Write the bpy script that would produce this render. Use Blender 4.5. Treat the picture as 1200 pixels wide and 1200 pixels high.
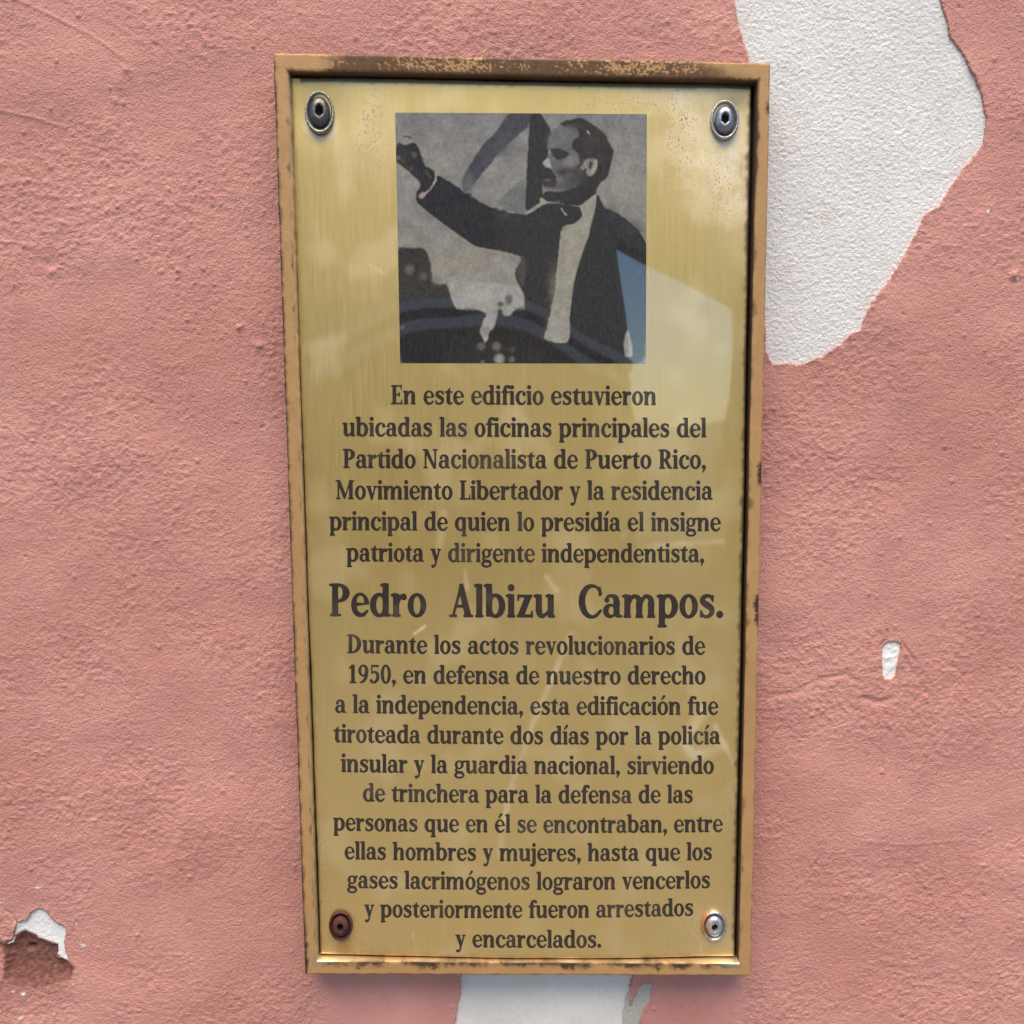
import bpy, math, random
import numpy as np
from mathutils import Matrix, Vector

random.seed(4)
rng = np.random.default_rng(7)
scene = bpy.context.scene
for o in list(bpy.data.objects):
    bpy.data.objects.remove(o)

# ------------------------------------------------------------------ camera
ZC = 1.60                                   # height of the plaque's middle above the pavement
F_PX = 1155.0                               # focal length in pixels of the 1200 px frame
CAM = np.array([-0.0166, -0.6218, 0.0901 + ZC])
PITCH, YAW, ROLL = -0.1142, 0.0130, -0.0033
_f = np.array([math.sin(YAW) * math.cos(PITCH), math.cos(YAW) * math.cos(PITCH), math.sin(PITCH)])
_r = np.array([math.cos(YAW), -math.sin(YAW), 0.0])
_u = np.cross(_r, _f)
RT = _r * math.cos(ROLL) + _u * math.sin(ROLL)
UP = -_r * math.sin(ROLL) + _u * math.cos(ROLL)
FW = _f
cam_data = bpy.data.cameras.new('camera')
cam = bpy.data.objects.new('camera', cam_data)
scene.collection.objects.link(cam)
cam_data.sensor_width = 36.0
cam_data.lens = 36.0 * F_PX / 1200.0
cam_data.clip_start = 0.01
cam_data.clip_end = 2000.0
M = Matrix(((RT[0], UP[0], -FW[0], CAM[0]), (RT[1], UP[1], -FW[1], CAM[1]),
            (RT[2], UP[2], -FW[2], CAM[2]), (0, 0, 0, 1)))
cam.matrix_world = M
scene.camera = cam

# ------------------------------------------------------------------ sky, sun, exposure
SUN_EL, SUN_AZ = math.radians(72), math.radians(190)     # azimuth clockwise from +Y
world = bpy.data.worlds.new('World')
scene.world = world
world.use_nodes = True
wn, wl = world.node_tree.nodes, world.node_tree.links
bg = wn['Background']
sky = wn.new('ShaderNodeTexSky')
sky.sky_type = 'NISHITA'
sky.sun_disc = False
sky.sun_elevation = SUN_EL
sky.sun_rotation = SUN_AZ
sky.air_density = 1.0
sky.dust_density = 0.3
sky.altitude = 1500
sky.ozone_density = 3.0
wl.new(sky.outputs[0], bg.inputs[0])
bg.inputs[1].default_value = 0.115
sun_data = bpy.data.lights.new('sun', 'SUN')
sun = bpy.data.objects.new('sun', sun_data)
scene.collection.objects.link(sun)
sun_data.energy = 3.3
sun_data.angle = math.radians(60)
sun_data.color = (1.0, 0.85, 0.645)
sd = Vector((math.sin(SUN_AZ) * math.cos(SUN_EL), math.cos(SUN_AZ) * math.cos(SUN_EL), math.sin(SUN_EL)))
sun.rotation_euler = sd.to_track_quat('Z', 'Y').to_euler()
sun.location = sd * 12
vs = scene.view_settings
vs.view_transform = 'Standard'
vs.look = 'None'
vs.exposure = 1.2
vs.gamma = 1.0
vs.use_curve_mapping = False
scene.render.engine = 'CYCLES'
scene.cycles.use_denoising = True
scene.cycles.max_bounces = 8

# ------------------------------------------------------------------ helpers
C = scene.collection.objects

def at(px, py, Y=0.0):
    """point (x, z) where the ray through photo pixel px,py meets the vertical plane y = Y"""
    px = np.asarray(px, float); py = np.asarray(py, float)
    a = (px - 600.0) / F_PX; b = (600.0 - py) / F_PX
    d = FW + a[..., None] * RT + b[..., None] * UP
    t = (Y - CAM[1]) / d[..., 1]
    p = CAM + d * t[..., None]
    return p[..., 0], p[..., 2]

def to_px(x, z, Y=0.0):
    d = np.stack([x - CAM[0], np.full_like(x, Y) - CAM[1], z - CAM[2]], -1)
    w = d @ FW
    return 600 + F_PX * (d @ RT) / w, 600 - F_PX * (d @ UP) / w

def poly_at(pts, Y=0.0):
    p = np.array(pts, float)
    return np.stack(at(p[:, 0], p[:, 1], Y), -1)

_perm = rng.permutation(4096)
_ang = rng.random(4096) * 2 * np.pi
_gx, _gy = np.cos(_ang), np.sin(_ang)

def pn(x, y, seed=0):
    """gradient noise, about -0.7..0.7"""
    xi = np.floor(x).astype(np.int64); yi = np.floor(y).astype(np.int64)
    fx = x - xi; fy = y - yi
    u = fx * fx * fx * (fx * (fx * 6 - 15) + 10); v = fy * fy * fy * (fy * (fy * 6 - 15) + 10)
    def g(ix, iy, dx, dy):
        h = _perm[(ix + _perm[(iy + seed * 71) & 4095]) & 4095]
        return _gx[h] * dx + _gy[h] * dy
    a = g(xi, yi, fx, fy); b = g(xi + 1, yi, fx - 1, fy)
    c = g(xi, yi + 1, fx, fy - 1); d = g(xi + 1, yi + 1, fx - 1, fy - 1)
    return (a + (b - a) * u) + ((c + (d - c) * u) - (a + (b - a) * u)) * v

def fbm(x, y, seed=0, octv=3, gain=0.5):
    s = 0; a = 1.0
    for k in range(octv):
        s = s + a * pn(x * 2 ** k, y * 2 ** k, seed + k * 3); a *= gain
    return s

def smooth(e0, e1, x):
    t = np.clip((x - e0) / (e1 - e0), 0, 1)
    return t * t * (3 - 2 * t)

def seg_dist(x, y, a, b):
    dx, dy = b[0] - a[0], b[1] - a[1]
    t = np.clip(((x - a[0]) * dx + (y - a[1]) * dy) / (dx * dx + dy * dy + 1e-20), 0, 1)
    return np.hypot(x - a[0] - t * dx, y - a[1] - t * dy), t

def poly_sdf(x, y, pts):
    """signed distance to a closed polygon, negative inside"""
    d = np.full(x.shape, 1e9); inside = np.zeros(x.shape, bool)
    n = len(pts)
    for i in range(n):
        a, b = pts[i], pts[(i + 1) % n]
        d = np.minimum(d, seg_dist(x, y, a, b)[0])
        if a[1] != b[1]:
            c = ((a[1] > y) != (b[1] > y)) & (x < (b[0] - a[0]) * (y - a[1]) / (b[1] - a[1]) + a[0])
            inside ^= c
    return np.where(inside, -d, d)

def mesh_np(name, verts, quads=None, polys=None, smooth_shade=True, attrs=None, colors=None):
    """mesh from numpy arrays: quads (n,4) or a list of polygons"""
    me = bpy.data.meshes.new(name)
    verts = np.asarray(verts, np.float32)
    me.vertices.add(len(verts)); me.vertices.foreach_set('co', verts.ravel())
    if quads is not None:
        quads = np.asarray(quads, np.int32); n = len(quads)
        idx = quads.ravel(); start = np.arange(n, dtype=np.int32) * quads.shape[1]
        tot = np.full(n, quads.shape[1], np.int32)
    else:
        n = len(polys)
        tot = np.array([len(p) for p in polys], np.int32)
        idx = np.fromiter((i for p in polys for i in p), np.int32)
        start = np.concatenate([[0], np.cumsum(tot)[:-1]]).astype(np.int32)
    me.loops.add(len(idx)); me.loops.foreach_set('vertex_index', idx)
    me.polygons.add(n); me.polygons.foreach_set('loop_start', start)
    me.polygons.foreach_set('loop_total', tot)
    me.polygons.foreach_set('use_smooth', np.full(n, smooth_shade, bool))
    for k, v in (attrs or {}).items():
        a = me.attributes.new(k, 'FLOAT', 'POINT'); a.data.foreach_set('value', np.asarray(v, np.float32).ravel())
    for k, v in (colors or {}).items():
        a = me.attributes.new(k, 'FLOAT_COLOR', 'POINT')
        c = np.concatenate([np.asarray(v, np.float32).reshape(-1, 3), np.ones((len(verts), 1), np.float32)], 1)
        a.data.foreach_set('color', c.ravel())
    me.update(calc_edges=True); me.validate()
    return me

def link(name, me, mat, parent=None):
    o = bpy.data.objects.new(name, me); C.link(o)
    if mat is not None:
        me.materials.append(mat)
    if parent is not None:
        o.parent = parent
    return o

def empty(name, label, cat):
    o = bpy.data.objects.new(name, None); C.link(o); o.empty_display_size = 0.05
    o['label'] = label; o['category'] = cat
    return o

def grid_quads(nx, ny):
    i = np.arange(nx - 1)[None, :] + np.arange(ny - 1)[:, None] * nx
    return np.stack([i, i + 1, i + 1 + nx, i + nx], -1).reshape(-1, 4)

def srgb(r, g, b):
    f = lambda c: c / 12.92 if c <= 0.04045 else ((c + 0.055) / 1.055) ** 2.4
    return tuple(f(c / 255.0) for c in (r, g, b))

def lin(c):
    c = np.asarray(c, float) / 255.0
    return np.where(c <= 0.04045, c / 12.92, ((c + 0.055) / 1.055) ** 2.4)

# ------------------------------------------------------------------ materials
class NT:
    def __init__(s, name):
        s.m = bpy.data.materials.new(name); s.m.use_nodes = True
        s.n, s.l = s.m.node_tree.nodes, s.m.node_tree.links
        s.b = s.n['Principled BSDF']
        s.tc = s.n.new('ShaderNodeTexCoord').outputs['Object']
    def put(s, sock, v):
        if hasattr(v, 'links') or isinstance(v, bpy.types.NodeSocket): s.l.new(v, sock)
        elif isinstance(v, (tuple, list)) and len(v) == 3 and sock.type == 'RGBA': sock.default_value = (*v, 1)
        else: sock.default_value = v
    def set(s, **k):
        for a, v in k.items(): s.put(s.b.inputs[a.replace('_', ' ')], v)
    def attr(s, name, out='Fac'):
        a = s.n.new('ShaderNodeAttribute'); a.attribute_name = name; return a.outputs[out]
    def mapped(s, sc):
        m = s.n.new('ShaderNodeMapping'); m.inputs['Scale'].default_value = sc; s.l.new(s.tc, m.inputs[0]); return m.outputs[0]
    def noise(s, scale, detail=3, rough=.5, vec=None, dist=0.0):
        t = s.n.new('ShaderNodeTexNoise'); s.l.new(vec or s.tc, t.inputs['Vector'])
        t.inputs['Scale'].default_value = scale; t.inputs['Detail'].default_value = detail
        t.inputs['Roughness'].default_value = rough; t.inputs['Distortion'].default_value = dist
        return t.outputs['Fac']
    def ramp(s, v, a, b, lo=0.0, hi=1.0):
        t = s.n.new('ShaderNodeMapRange'); t.clamp = True; s.put(t.inputs[0], v)
        for i, x in zip((1, 2, 3, 4), (a, b, lo, hi)): t.inputs[i].default_value = x
        return t.outputs[0]
    def math(s, op, a, b=0.0):
        t = s.n.new('ShaderNodeMath'); t.operation = op; s.put(t.inputs[0], a); s.put(t.inputs[1], b); return t.outputs[0]
    def mix(s, f, a, b):
        t = s.n.new('ShaderNodeMix'); t.data_type = 'RGBA'; s.put(t.inputs['Factor'], f)
        s.put(t.inputs[6], a); s.put(t.inputs[7], b); return t.outputs[2]
    def bump(s, h, strength=.3, dist=.001):
        t = s.n.new('ShaderNodeBump'); t.inputs['Strength'].default_value = strength
        t.inputs['Distance'].default_value = dist; s.put(t.inputs['Height'], h); s.l.new(t.outputs[0], s.b.inputs['Normal'])

def mat_paint():
    t = NT('pink_wall_paint')
    c = t.mix(t.ramp(t.noise(8, 4, .6), .38, .62), (.535, .236, .19), (.645, .308, .256))
    c = t.mix(t.ramp(t.noise(45, 4, .6), .45, .75, 0, .55), c, (.50, .215, .195))
    c = t.mix(t.ramp(t.noise(420, 3, .6), .5, .75, 0, .35), c, (.66, .33, .27))
    c = t.mix(t.ramp(t.noise(300, 4, .7), .62, .74, 0, .45), c, (.40, .15, .115))
    c = t.mix(t.ramp(t.noise(7, 5, .65), .55, .75, 0, .4), c, (.46, .225, .20))
    c = t.mix(t.ramp(t.noise(30, 4, .6, t.mapped((1, 1, .12))), .58, .75, 0, .3), c, (.63, .33, .27))
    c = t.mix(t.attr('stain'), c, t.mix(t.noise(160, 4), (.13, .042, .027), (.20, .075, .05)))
    c = t.mix(t.attr('fleck'), c, (.78, .75, .71))
    t.set(Base_Color=c, Roughness=.62, Specular_IOR_Level=.35)
    h = t.math('ADD', t.noise(1000, 4, .7), t.math('MULTIPLY', t.noise(500, 3), 1.0))
    t.bump(t.math('MULTIPLY', h, t.attr('grain')), 1.0, .0009)
    return t.m

def mat_plaster(name, a, b, rough_scale=1.0):
    t = NT(name)
    c = t.mix(t.ramp(t.noise(26, 4, .6), .35, .7), a, b)
    c = t.mix(t.ramp(t.noise(330, 4, .7), .5, .72, 0, .5), c, tuple(x * .78 for x in b))
    c = t.mix(t.ramp(t.noise(34, 5, .7), .56, .72, 0, .6), c, tuple(x * y for x, y in zip(a, (.84, .79, .70))))
    c = t.mix(t.ramp(t.noise(11, 4, .6), .5, .7, 0, .5), c, tuple(x * y for x, y in zip(a, (.90, .89, .90))))
    c = t.mix(t.ramp(t.noise(640, 2), .70, .76, 0, .5), c, (.25, .23, .2))
    t.set(Base_Color=c, Roughness=.8, Specular_IOR_Level=.25)
    t.bump(t.math('ADD', t.noise(1000, 4, .7), t.noise(520, 3)), 1.0 * rough_scale, .001)
    return t.m

def mat_frame():
    t = NT('bronze_frame_paint')
    c = t.mix(t.noise(70, 3), srgb(168, 128, 82), srgb(190, 150, 100))
    c = t.mix(t.ramp(t.noise(800, 3, .7), .55, .75, 0, .5), c, srgb(150, 106, 62))
    dark = t.mix(t.noise(500, 3), srgb(66, 44, 22), srgb(112, 78, 38))
    c = t.mix(t.attr('patina'), c, dark)
    c = t.mix(t.attr('grime_shade'), c, srgb(38, 28, 24))
    c = t.mix(t.attr('verdigris'), c, srgb(112, 128, 112))
    c = t.mix(t.attr('lip'), c, (.80, .68, .42))
    t.set(Base_Color=c, Roughness=t.ramp(t.noise(300), .3, .7, .38, .6), Metallic=t.ramp(t.attr('lip'), 0, 1, .2, .9), Specular_IOR_Level=.5)
    t.bump(t.math('ADD', t.noise(900, 3), t.math('MULTIPLY', t.attr('patina'), -.6)), .25, .0005)
    return t.m

def mat_brass():
    t = NT('brushed_brass')
    hair = t.noise(60, 4, .6, t.mapped((26, 26, .6)))
    c = t.mix(t.ramp(hair, .3, .7), (.90, .635, .215), (.95, .675, .235))
    c = t.mix(t.ramp(t.noise(14, 3), .4, .75, 0, .4), c, (.82, .59, .22))
    c = t.mix(t.attr('haze_glare'), c, (.90, .80, .58))
    speck = t.math('MULTIPLY', t.ramp(t.noise(900, 3, .6), .56, .66), t.attr('speck'))
    c = t.mix(speck, c, (.12, .11, .09))
    c = t.mix(t.attr('rust'), c, t.mix(t.noise(400, 3), (.34, .15, .03), (.52, .30, .08)))
    c = t.mix(t.attr('edge'), c, (.14, .10, .06))
    r = t.ramp(hair, .3, .7, .39, .45)
    r = t.math('ADD', r, t.math('MULTIPLY', t.attr('haze_glare'), .2))
    t.set(Base_Color=c, Metallic=t.math('SUBTRACT', t.math('SUBTRACT', 1.0, t.math('MULTIPLY', t.attr('haze_glare'), .35)), t.math('MULTIPLY', t.attr('rust'), .6)), Roughness=r)
    t.set(Coat_Weight=t.math('SUBTRACT', 1.0, t.attr('edge')), Coat_Roughness=.03, Coat_IOR=1.8)
    t.bump(hair, .05, .0004)
    return t.m

def mat_print():
    t = NT('printed_portrait_ink')
    c = t.attr('tone', 'Color')
    c = t.mix(t.ramp(t.noise(700, 3, .6, t.mapped((1, 1, .35))), .35, .75, 0, .22), c, (.09, .085, .08))
    t.set(Base_Color=c, Roughness=.5, Coat_Weight=1.0, Coat_Roughness=.02, Coat_IOR=1.9, Specular_IOR_Level=.3)
    return t.m

def mat_ink():
    t = NT('dark_letter_enamel')
    c = t.mix(t.noise(300, 2), (.012, .007, .004), (.034, .020, .013))
    c = t.mix(t.ramp(t.noise(38, 4, .6), .52, .72, 0, .28), c, (.14, .115, .075))
    c = t.mix(t.ramp(t.noise(1300, 2), .70, .76, 0, .6), c, (.30, .22, .10))
    t.set(Base_Color=c, Roughness=.45, Coat_Weight=.35, Coat_Roughness=.04, Coat_IOR=1.6)
    return t.m

def mat_metal(name, col, rough, rust=None, rust_col=(.16, .045, .015), metallic=1.0, side=False):
    t = NT(name)
    n = t.noise(420, 4, .65)
    c = t.mix(t.ramp(n, .35, .7), col, tuple(x * .45 for x in col))
    r = t.ramp(n, .3, .7, rough, min(1, rough + .25))
    met = metallic
    if rust is not None:
        f = t.ramp(t.noise(260, 4, .6), rust[0], rust[1])
        if side:
            sx = t.n.new('ShaderNodeSeparateXYZ'); t.l.new(t.tc, sx.inputs[0])
            f = t.math('MULTIPLY', f, t.ramp(sx.outputs[0], -.001, -.0045))
        c = t.mix(f, c, t.mix(t.noise(700, 3), rust_col, tuple(x * 2.2 for x in rust_col)))
        met = t.math('MULTIPLY', t.math('SUBTRACT', 1.0, f), metallic)
        r = t.math('ADD', r, t.math('MULTIPLY', f, .3))
    d = t.attr('recess_shade'); c = t.mix(d, c, (.022, .016, .013))  # shade of the socket and grooves painted in as a dark tone
    t.set(Base_Color=c, Metallic=t.math('MULTIPLY', met, t.math('SUBTRACT', 1.0, d)), Roughness=t.math('ADD', r, t.math('MULTIPLY', d, .3)))
    t.bump(t.noise(900, 3, .6), .3, .0004)
    return t.m

def mat_plain(name, a, b, scale, rough=.7):
    t = NT(name)
    t.set(Base_Color=t.mix(t.ramp(t.noise(scale, 4, .6), .3, .7), a, b), Roughness=rough)
    return t.m

# ------------------------------------------------------------------ the wall: pink paint over white plaster
BIG = [(860, 0), (867.5, 37), (876.7, 70), (890, 200), (893, 330), (898, 405), (901, 420), (906, 428), (922, 426), (939, 427), (964.6, 418), (986.6, 403),
       (997.6, 391.5), (1011, 387), (1012, 374), (1027, 348), (1056, 308), (1074.6, 273), (1085.6, 249), (1100, 242), (1113, 220), (1133, 194),
       (1153, 168.6), (1155.5, 143), (1151.6, 113.6), (1140.6, 88), (1129.6, 66), (1113, 40), (1109, 22), (1102, 0), (1098, -40), (1060, -90), (900, -80), (857, -40)]
STRIP = [(542, 1120), (540, 1146), (539.5, 1167), (535, 1185), (534, 1195), (530, 1210), (536, 1240), (600, 1262), (700, 1255), (745, 1230), (748, 1199),
         (741, 1190), (738, 1176), (741, 1167), (737.5, 1157), (741, 1146), (742, 1120)]
GREY = [(741, 1170), (746, 1164), (748, 1158), (755, 1152), (766, 1154.5), (763, 1165), (762, 1175), (755, 1181), (751, 1192), (750, 1202), (745, 1215), (738, 1212), (737, 1190), (740, 1180)]
CHIP = [(1036, 757), (1041, 752.5), (1051, 751.5), (1057, 754), (1055, 763), (1052.5, 775), (1051, 785), (1050, 791.5), (1045, 795.5), (1037, 796.5), (1034, 793), (1033.5, 785), (1032.7, 769)]
FLAKE = [(4, 1109), (13.5, 1104), (17, 1091), (20, 1081), (32, 1078.5), (37, 1068.7), (46.7, 1064), (56, 1068), (62.7, 1078.7), (76.7, 1086.7), (77.5, 1093),
         (74.7, 1104), (75.5, 1115), (81, 1128), (73, 1125), (66.7, 1121), (67, 1108), (56, 1104.5), (45, 1100), (40, 1096), (28, 1091), (17, 1096), (14, 1106)]
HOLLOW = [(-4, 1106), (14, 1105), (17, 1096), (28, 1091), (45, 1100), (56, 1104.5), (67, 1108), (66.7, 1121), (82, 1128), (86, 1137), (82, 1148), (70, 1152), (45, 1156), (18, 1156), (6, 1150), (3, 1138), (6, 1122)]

def px_grid(x, z):
    return to_px(x, z)

def base_height(x, z, px, py):
    """the plaster's relief in metres towards the street"""
    h = .0017 * fbm(x * 14, z * 14, 1, 2) + .00022 * pn(x * 16 + z * 9, z * 62 - x * 24, 3)
    wx = x + .0012 * pn(x * 190, z * 190, 40); wz = z + .0012 * pn(x * 190, z * 190, 41)
    amp = .34 + .80 * smooth(-.3, .35, fbm(x * 13, z * 13, 5, 3))
    sm = smooth(40, 0, np.maximum(np.maximum(400 - px, px - 850), 1145 - py))     # brushed smooth below the plaque
    amp = amp * (1 - .8 * sm)
    s1 = pn(wx * 145, wz * 165, 10); s2 = pn(wx * 300, wz * 340, 12); s3 = pn(wx * 540, wz * 570, 14); s4 = np.maximum(0, pn(x * 330, z * 330, 16) - .18)
    h = h + amp * (.00042 * s1 + .00042 * s2 + .00042 * s3 + .0013 * s4)
    return h, amp, sm

def lines_height(px, py):
    h = np.zeros_like(px)
    L = [([(-5, -12), (60, 18), (105, 40), (150, 72)], 1.6, .0005), ([(60, -8), (120, 20), (172, 52)], 1.8, .00025), ([(-5, 128), (40, 138), (76, 149)], 1.5, .0005),
         ([(0, 283), (30, 285), (48, 292)], 1.5, .0003), ([(850, 812), (893, 818), (930, 812), (965, 795), (990, 791), (1010, 800)], 3.0, -.0006),
         ([(1012, 818), (1030, 823), (1045, 819)], 3.5, -.001), ([(1040, 739), (1040, 750), (1031, 757)], 1.2, -.0009), ([(1057, 752), (1066, 765), (1072, 774)], 1.3, -.0009),
         ([(1031, 855), (1033, 885), (1036, 920)], 1.3, -.0005), ([(1088, 975), (1100, 1010), (1106, 1040)], 1.5, -.0004), ([(1010, 985), (1060, 990), (1130, 984)], 1.5, .0003),
         ([(1062, 775), (1080, 800), (1085, 812)], 3, -.0005), ([(7, 1067), (15, 1073), (19, 1080)], 1.2, -.0008)]
    for pts, w, a in L:
        d = np.full(px.shape, 1e9)
        for p, q in zip(pts[:-1], pts[1:]):
            d = np.minimum(d, seg_dist(px, py, p, q)[0])
        h += a * np.exp(-(d / w) ** 2)
    for cx, cy, rx, ry, a in [(57, 308, 7, 8, -.0012), (62, 318, 10, 5, .0008), (140, 95, 8, 12, .0007), (148, 82, 4, 4, .0012), (135, 118, 4, 5, .001), (128, 150, 12, 10, .0005),
                              (12, 375, 6, 20, .0006), (305, 405, 6, 4, .0012), (280, 384, 3, 3, .0016), (1190, 322, 4, 5, .0018), (1193, 330, 5, 4, -.0008), (208, 317, 2.5, 2.5, .0015)]:
        h += a * np.exp(-((px - cx) / rx) ** 2 - ((py - cy) / ry) ** 2)
    return h

SP = .0008
X0, X1, Z0, Z1 = -.42, .42, ZC - .42, ZC + .50
far = np.array([.02, .06, .14, .3, .6, 1.1, 1.9, 2.6])
xs = np.concatenate([X0 - far[::-1], np.arange(X0, X1, SP), X1 + far])
zs = np.concatenate([np.array([0, .35, .7, .95, 1.08, 1.15]), np.arange(Z0, Z1, SP), Z1 + np.array([.02, .06, .14, .3, .6, .9, 1.3])])
GX, GZ = np.meshgrid(xs, zs)
PX, PY = px_grid(GX, GZ)
fine = (GX > X0 - .03) & (GX < X1 + .03) & (GZ > Z0 - .03) & (GZ < Z1 + .03)
H, AMP, SMOOTHED = base_height(GX, GZ, PX, PY)
H += lines_height(PX, PY)
for _ in range(1100):                                           # little nubs of sand in the paint
    cx, cz = rng.uniform(X0, X1), rng.uniform(Z0, Z1)
    r = rng.uniform(.0006, .0013); a = rng.uniform(.0003, .0011) * (1 if rng.random() < .8 else -1)
    i = np.searchsorted(xs, [cx - 4 * r, cx + 4 * r]); j = np.searchsorted(zs, [cz - 4 * r, cz + 4 * r])
    sl = (slice(j[0], j[1]), slice(i[0], i[1]))
    H[sl] += a * np.exp(-((GX[sl] - cx) ** 2 + (GZ[sl] - cz) ** 2) / r ** 2)
H = H * smooth(0, .05, np.minimum(np.minimum(GX - X0, X1 - GX), np.minimum(GZ - Z0, Z1 - GZ)))
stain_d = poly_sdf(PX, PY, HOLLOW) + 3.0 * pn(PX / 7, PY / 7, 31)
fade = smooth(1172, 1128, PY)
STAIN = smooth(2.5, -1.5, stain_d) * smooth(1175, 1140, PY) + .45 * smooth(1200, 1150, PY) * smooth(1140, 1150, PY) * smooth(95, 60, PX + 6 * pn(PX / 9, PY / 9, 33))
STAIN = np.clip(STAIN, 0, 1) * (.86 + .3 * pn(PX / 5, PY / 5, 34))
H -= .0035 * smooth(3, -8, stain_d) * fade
PIN = np.exp(-((PX - 34.5) / 5) ** 2 - ((PY - 1113) / 3.5) ** 2)
H -= .004 * PIN
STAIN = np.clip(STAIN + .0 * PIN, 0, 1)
PAINT_T = .0014

# cut the bare spots out of the paint sheet, moving grid points onto the ragged edge
holes = [BIG, STRIP, GREY, CHIP, FLAKE]
SD = np.full(GX.shape, 1e9)
jit = 1.0 * pn(PX / 1.7, PY / 1.7, 27) + 1.6 * pn(PX / 6.0, PY / 6.0, 21) + 1.0 * pn(PX / 2.6, PY / 2.6, 22) + 2.0 * pn(PX / 25, PY / 25, 24)
near = (PX > -80) & (PX < 1300) & (PY > -140) & (PY < 1320)
for k, p in enumerate(holes):
    jk = jit if k < 3 else jit * .6
    SD[near] = np.minimum(SD[near], (poly_sdf(PX[near], PY[near], p) + jk[near]))
CELL = SP * 1800.0
gy_, gx_ = np.gradient(SD, axis=(0, 1))
gn = np.hypot(gx_, gy_) + 1e-9
m = (np.abs(SD) < .62 * CELL) & fine
step = np.clip(SD / gn, -.62, .62) * SP
VX = np.where(m, GX - step * gx_ / gn, GX); VZ = np.where(m, GZ - step * gy_ / gn, GZ)
SDs = np.where(m, 0, SD)
nx, ny = len(xs), len(zs)
q = grid_quads(nx, ny)
keep = SDs.ravel()[q].mean(1) > 0
q = q[keep]
# curl the very edge of the paint up a little
H2 = H + .0006 * np.exp(-np.clip(SD, 0, 99) / 4.0) * smooth(.0, .3, pn(PX / 18, PY / 18, 26) + .15)
verts = np.stack([VX, -H2, VZ], -1).reshape(-1, 3)
e = np.concatenate([q[:, [0, 1]], q[:, [1, 2]], q[:, [2, 3]], q[:, [3, 0]]])
es = np.sort(e, 1); key = es[:, 0].astype(np.int64) * (nx * ny) + es[:, 1]
uq, inv, cnt = np.unique(key, return_inverse=True, return_counts=True)
be = e[cnt[inv] == 1]
be = be[fine.ravel()[be].all(1)]
bv, binv = np.unique(be, return_inverse=True); binv = binv.reshape(-1, 2)
rim = verts[bv].copy(); rim[:, 1] += PAINT_T + .0015
nb = len(verts)
rq = np.stack([be[:, 1], be[:, 0], nb + binv[:, 0], nb + binv[:, 1]], -1)
allv = np.concatenate([verts, rim]); allq = np.concatenate([q, rq])
used = np.zeros(len(allv), bool); used[allq.ravel()] = True
remap = np.cumsum(used) - 1
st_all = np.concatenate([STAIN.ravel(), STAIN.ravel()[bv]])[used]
FL = np.zeros(PX.shape)
for cx, cy, rx, ry in [(16, 1162, 2.2, 1.8), (27, 1164.5, 2.6, 2), (24.5, 1193, 2.8, 1.8), (89, 1083, 1.4, 1.4), (97, 1108, 4, 1.2), (1193, 326, 2, 2.2), (1158, 247, 1.2, 3.5), (45, 1040, 5, .9)]:
    FL = np.maximum(FL, smooth(1.3, .6, np.hypot((PX - cx) / rx, (PY - cy) / ry) + .5 * pn(PX / 2.3, PY / 2.3, 35)))
fl_all = np.concatenate([FL.ravel(), FL.ravel()[bv]])[used]
gr_all = np.concatenate([(1 - .75 * SMOOTHED).ravel(), np.full(len(bv), .3)])[used]
wall = empty('plaster_wall', 'rough salmon pink painted wall peeling to white plaster behind the brass plaque', 'wall')
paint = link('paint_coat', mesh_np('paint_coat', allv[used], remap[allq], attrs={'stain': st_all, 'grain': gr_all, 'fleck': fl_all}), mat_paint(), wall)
white_a = mat_plaster('rough_white_plaster', (.77, .755, .725), (.85, .84, .82))
white_b = mat_plaster('smooth_white_plaster', (.72, .69, .63), (.79, .76, .70), .25)
grey_c = mat_plaster('grey_old_plaster', (.50, .49, .42), (.60, .585, .51), 1.0)
white_d = mat_plaster('clean_white_plaster', (.78, .78, .76), (.84, .84, .83), .4)

def bare(poly, mat, label, depth, rough=1.0, marg=7):
    P = np.array(poly, float)
    x0, z1 = at(P[:, 0].min() - marg, P[:, 1].min() - marg); x1, z0 = at(P[:, 0].max() + marg, P[:, 1].max() + marg)
    sp = .0008
    X, Z = np.meshgrid(np.arange(x0, x1 + sp, sp), np.arange(z0, z1 + sp, sp))
    px, py = to_px(X, Z)
    h, a, s = base_height(X, Z, px, py)
    rr = .00036 * np.abs(pn(X * 380, Z * 380, 61)) + 0.00045 * pn(X * 560, Z * 560, 63) - .8 * h * (1 if rough > .8 else .5)
    h = h - depth + rough * rr * (1 - .8 * s)
    sd_ = poly_sdf(px, py, poly)
    if poly is BIG:
        h = h + .00025 * smooth(1, -1, poly_sdf(px, py, [(1071, 211), (1095, 204), (1119, 206), (1160, 168), (1170, 140), (1150, 80), (1120, 40), (1102, -40), (1040, -40), (1050, 80), (1065, 150)]) + 5 * pn(px / 14, py / 14, 65))
    if poly is FLAKE: h = h - .006 * smooth(.2, 2.5, sd_) * smooth(1082, 1096, py)
    qq = grid_quads(X.shape[1], X.shape[0])
    qq = qq[sd_.ravel()[qq].min(1) < marg]
    u = np.zeros(X.size, bool); u[qq.ravel()] = True; rm = np.cumsum(u) - 1
    o = link('bare_patch', mesh_np('bare_patch', np.stack([X, -h, Z], -1).reshape(-1, 3)[u], rm[qq]), mat, wall)
    o['label'] = label
    return o

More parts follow.
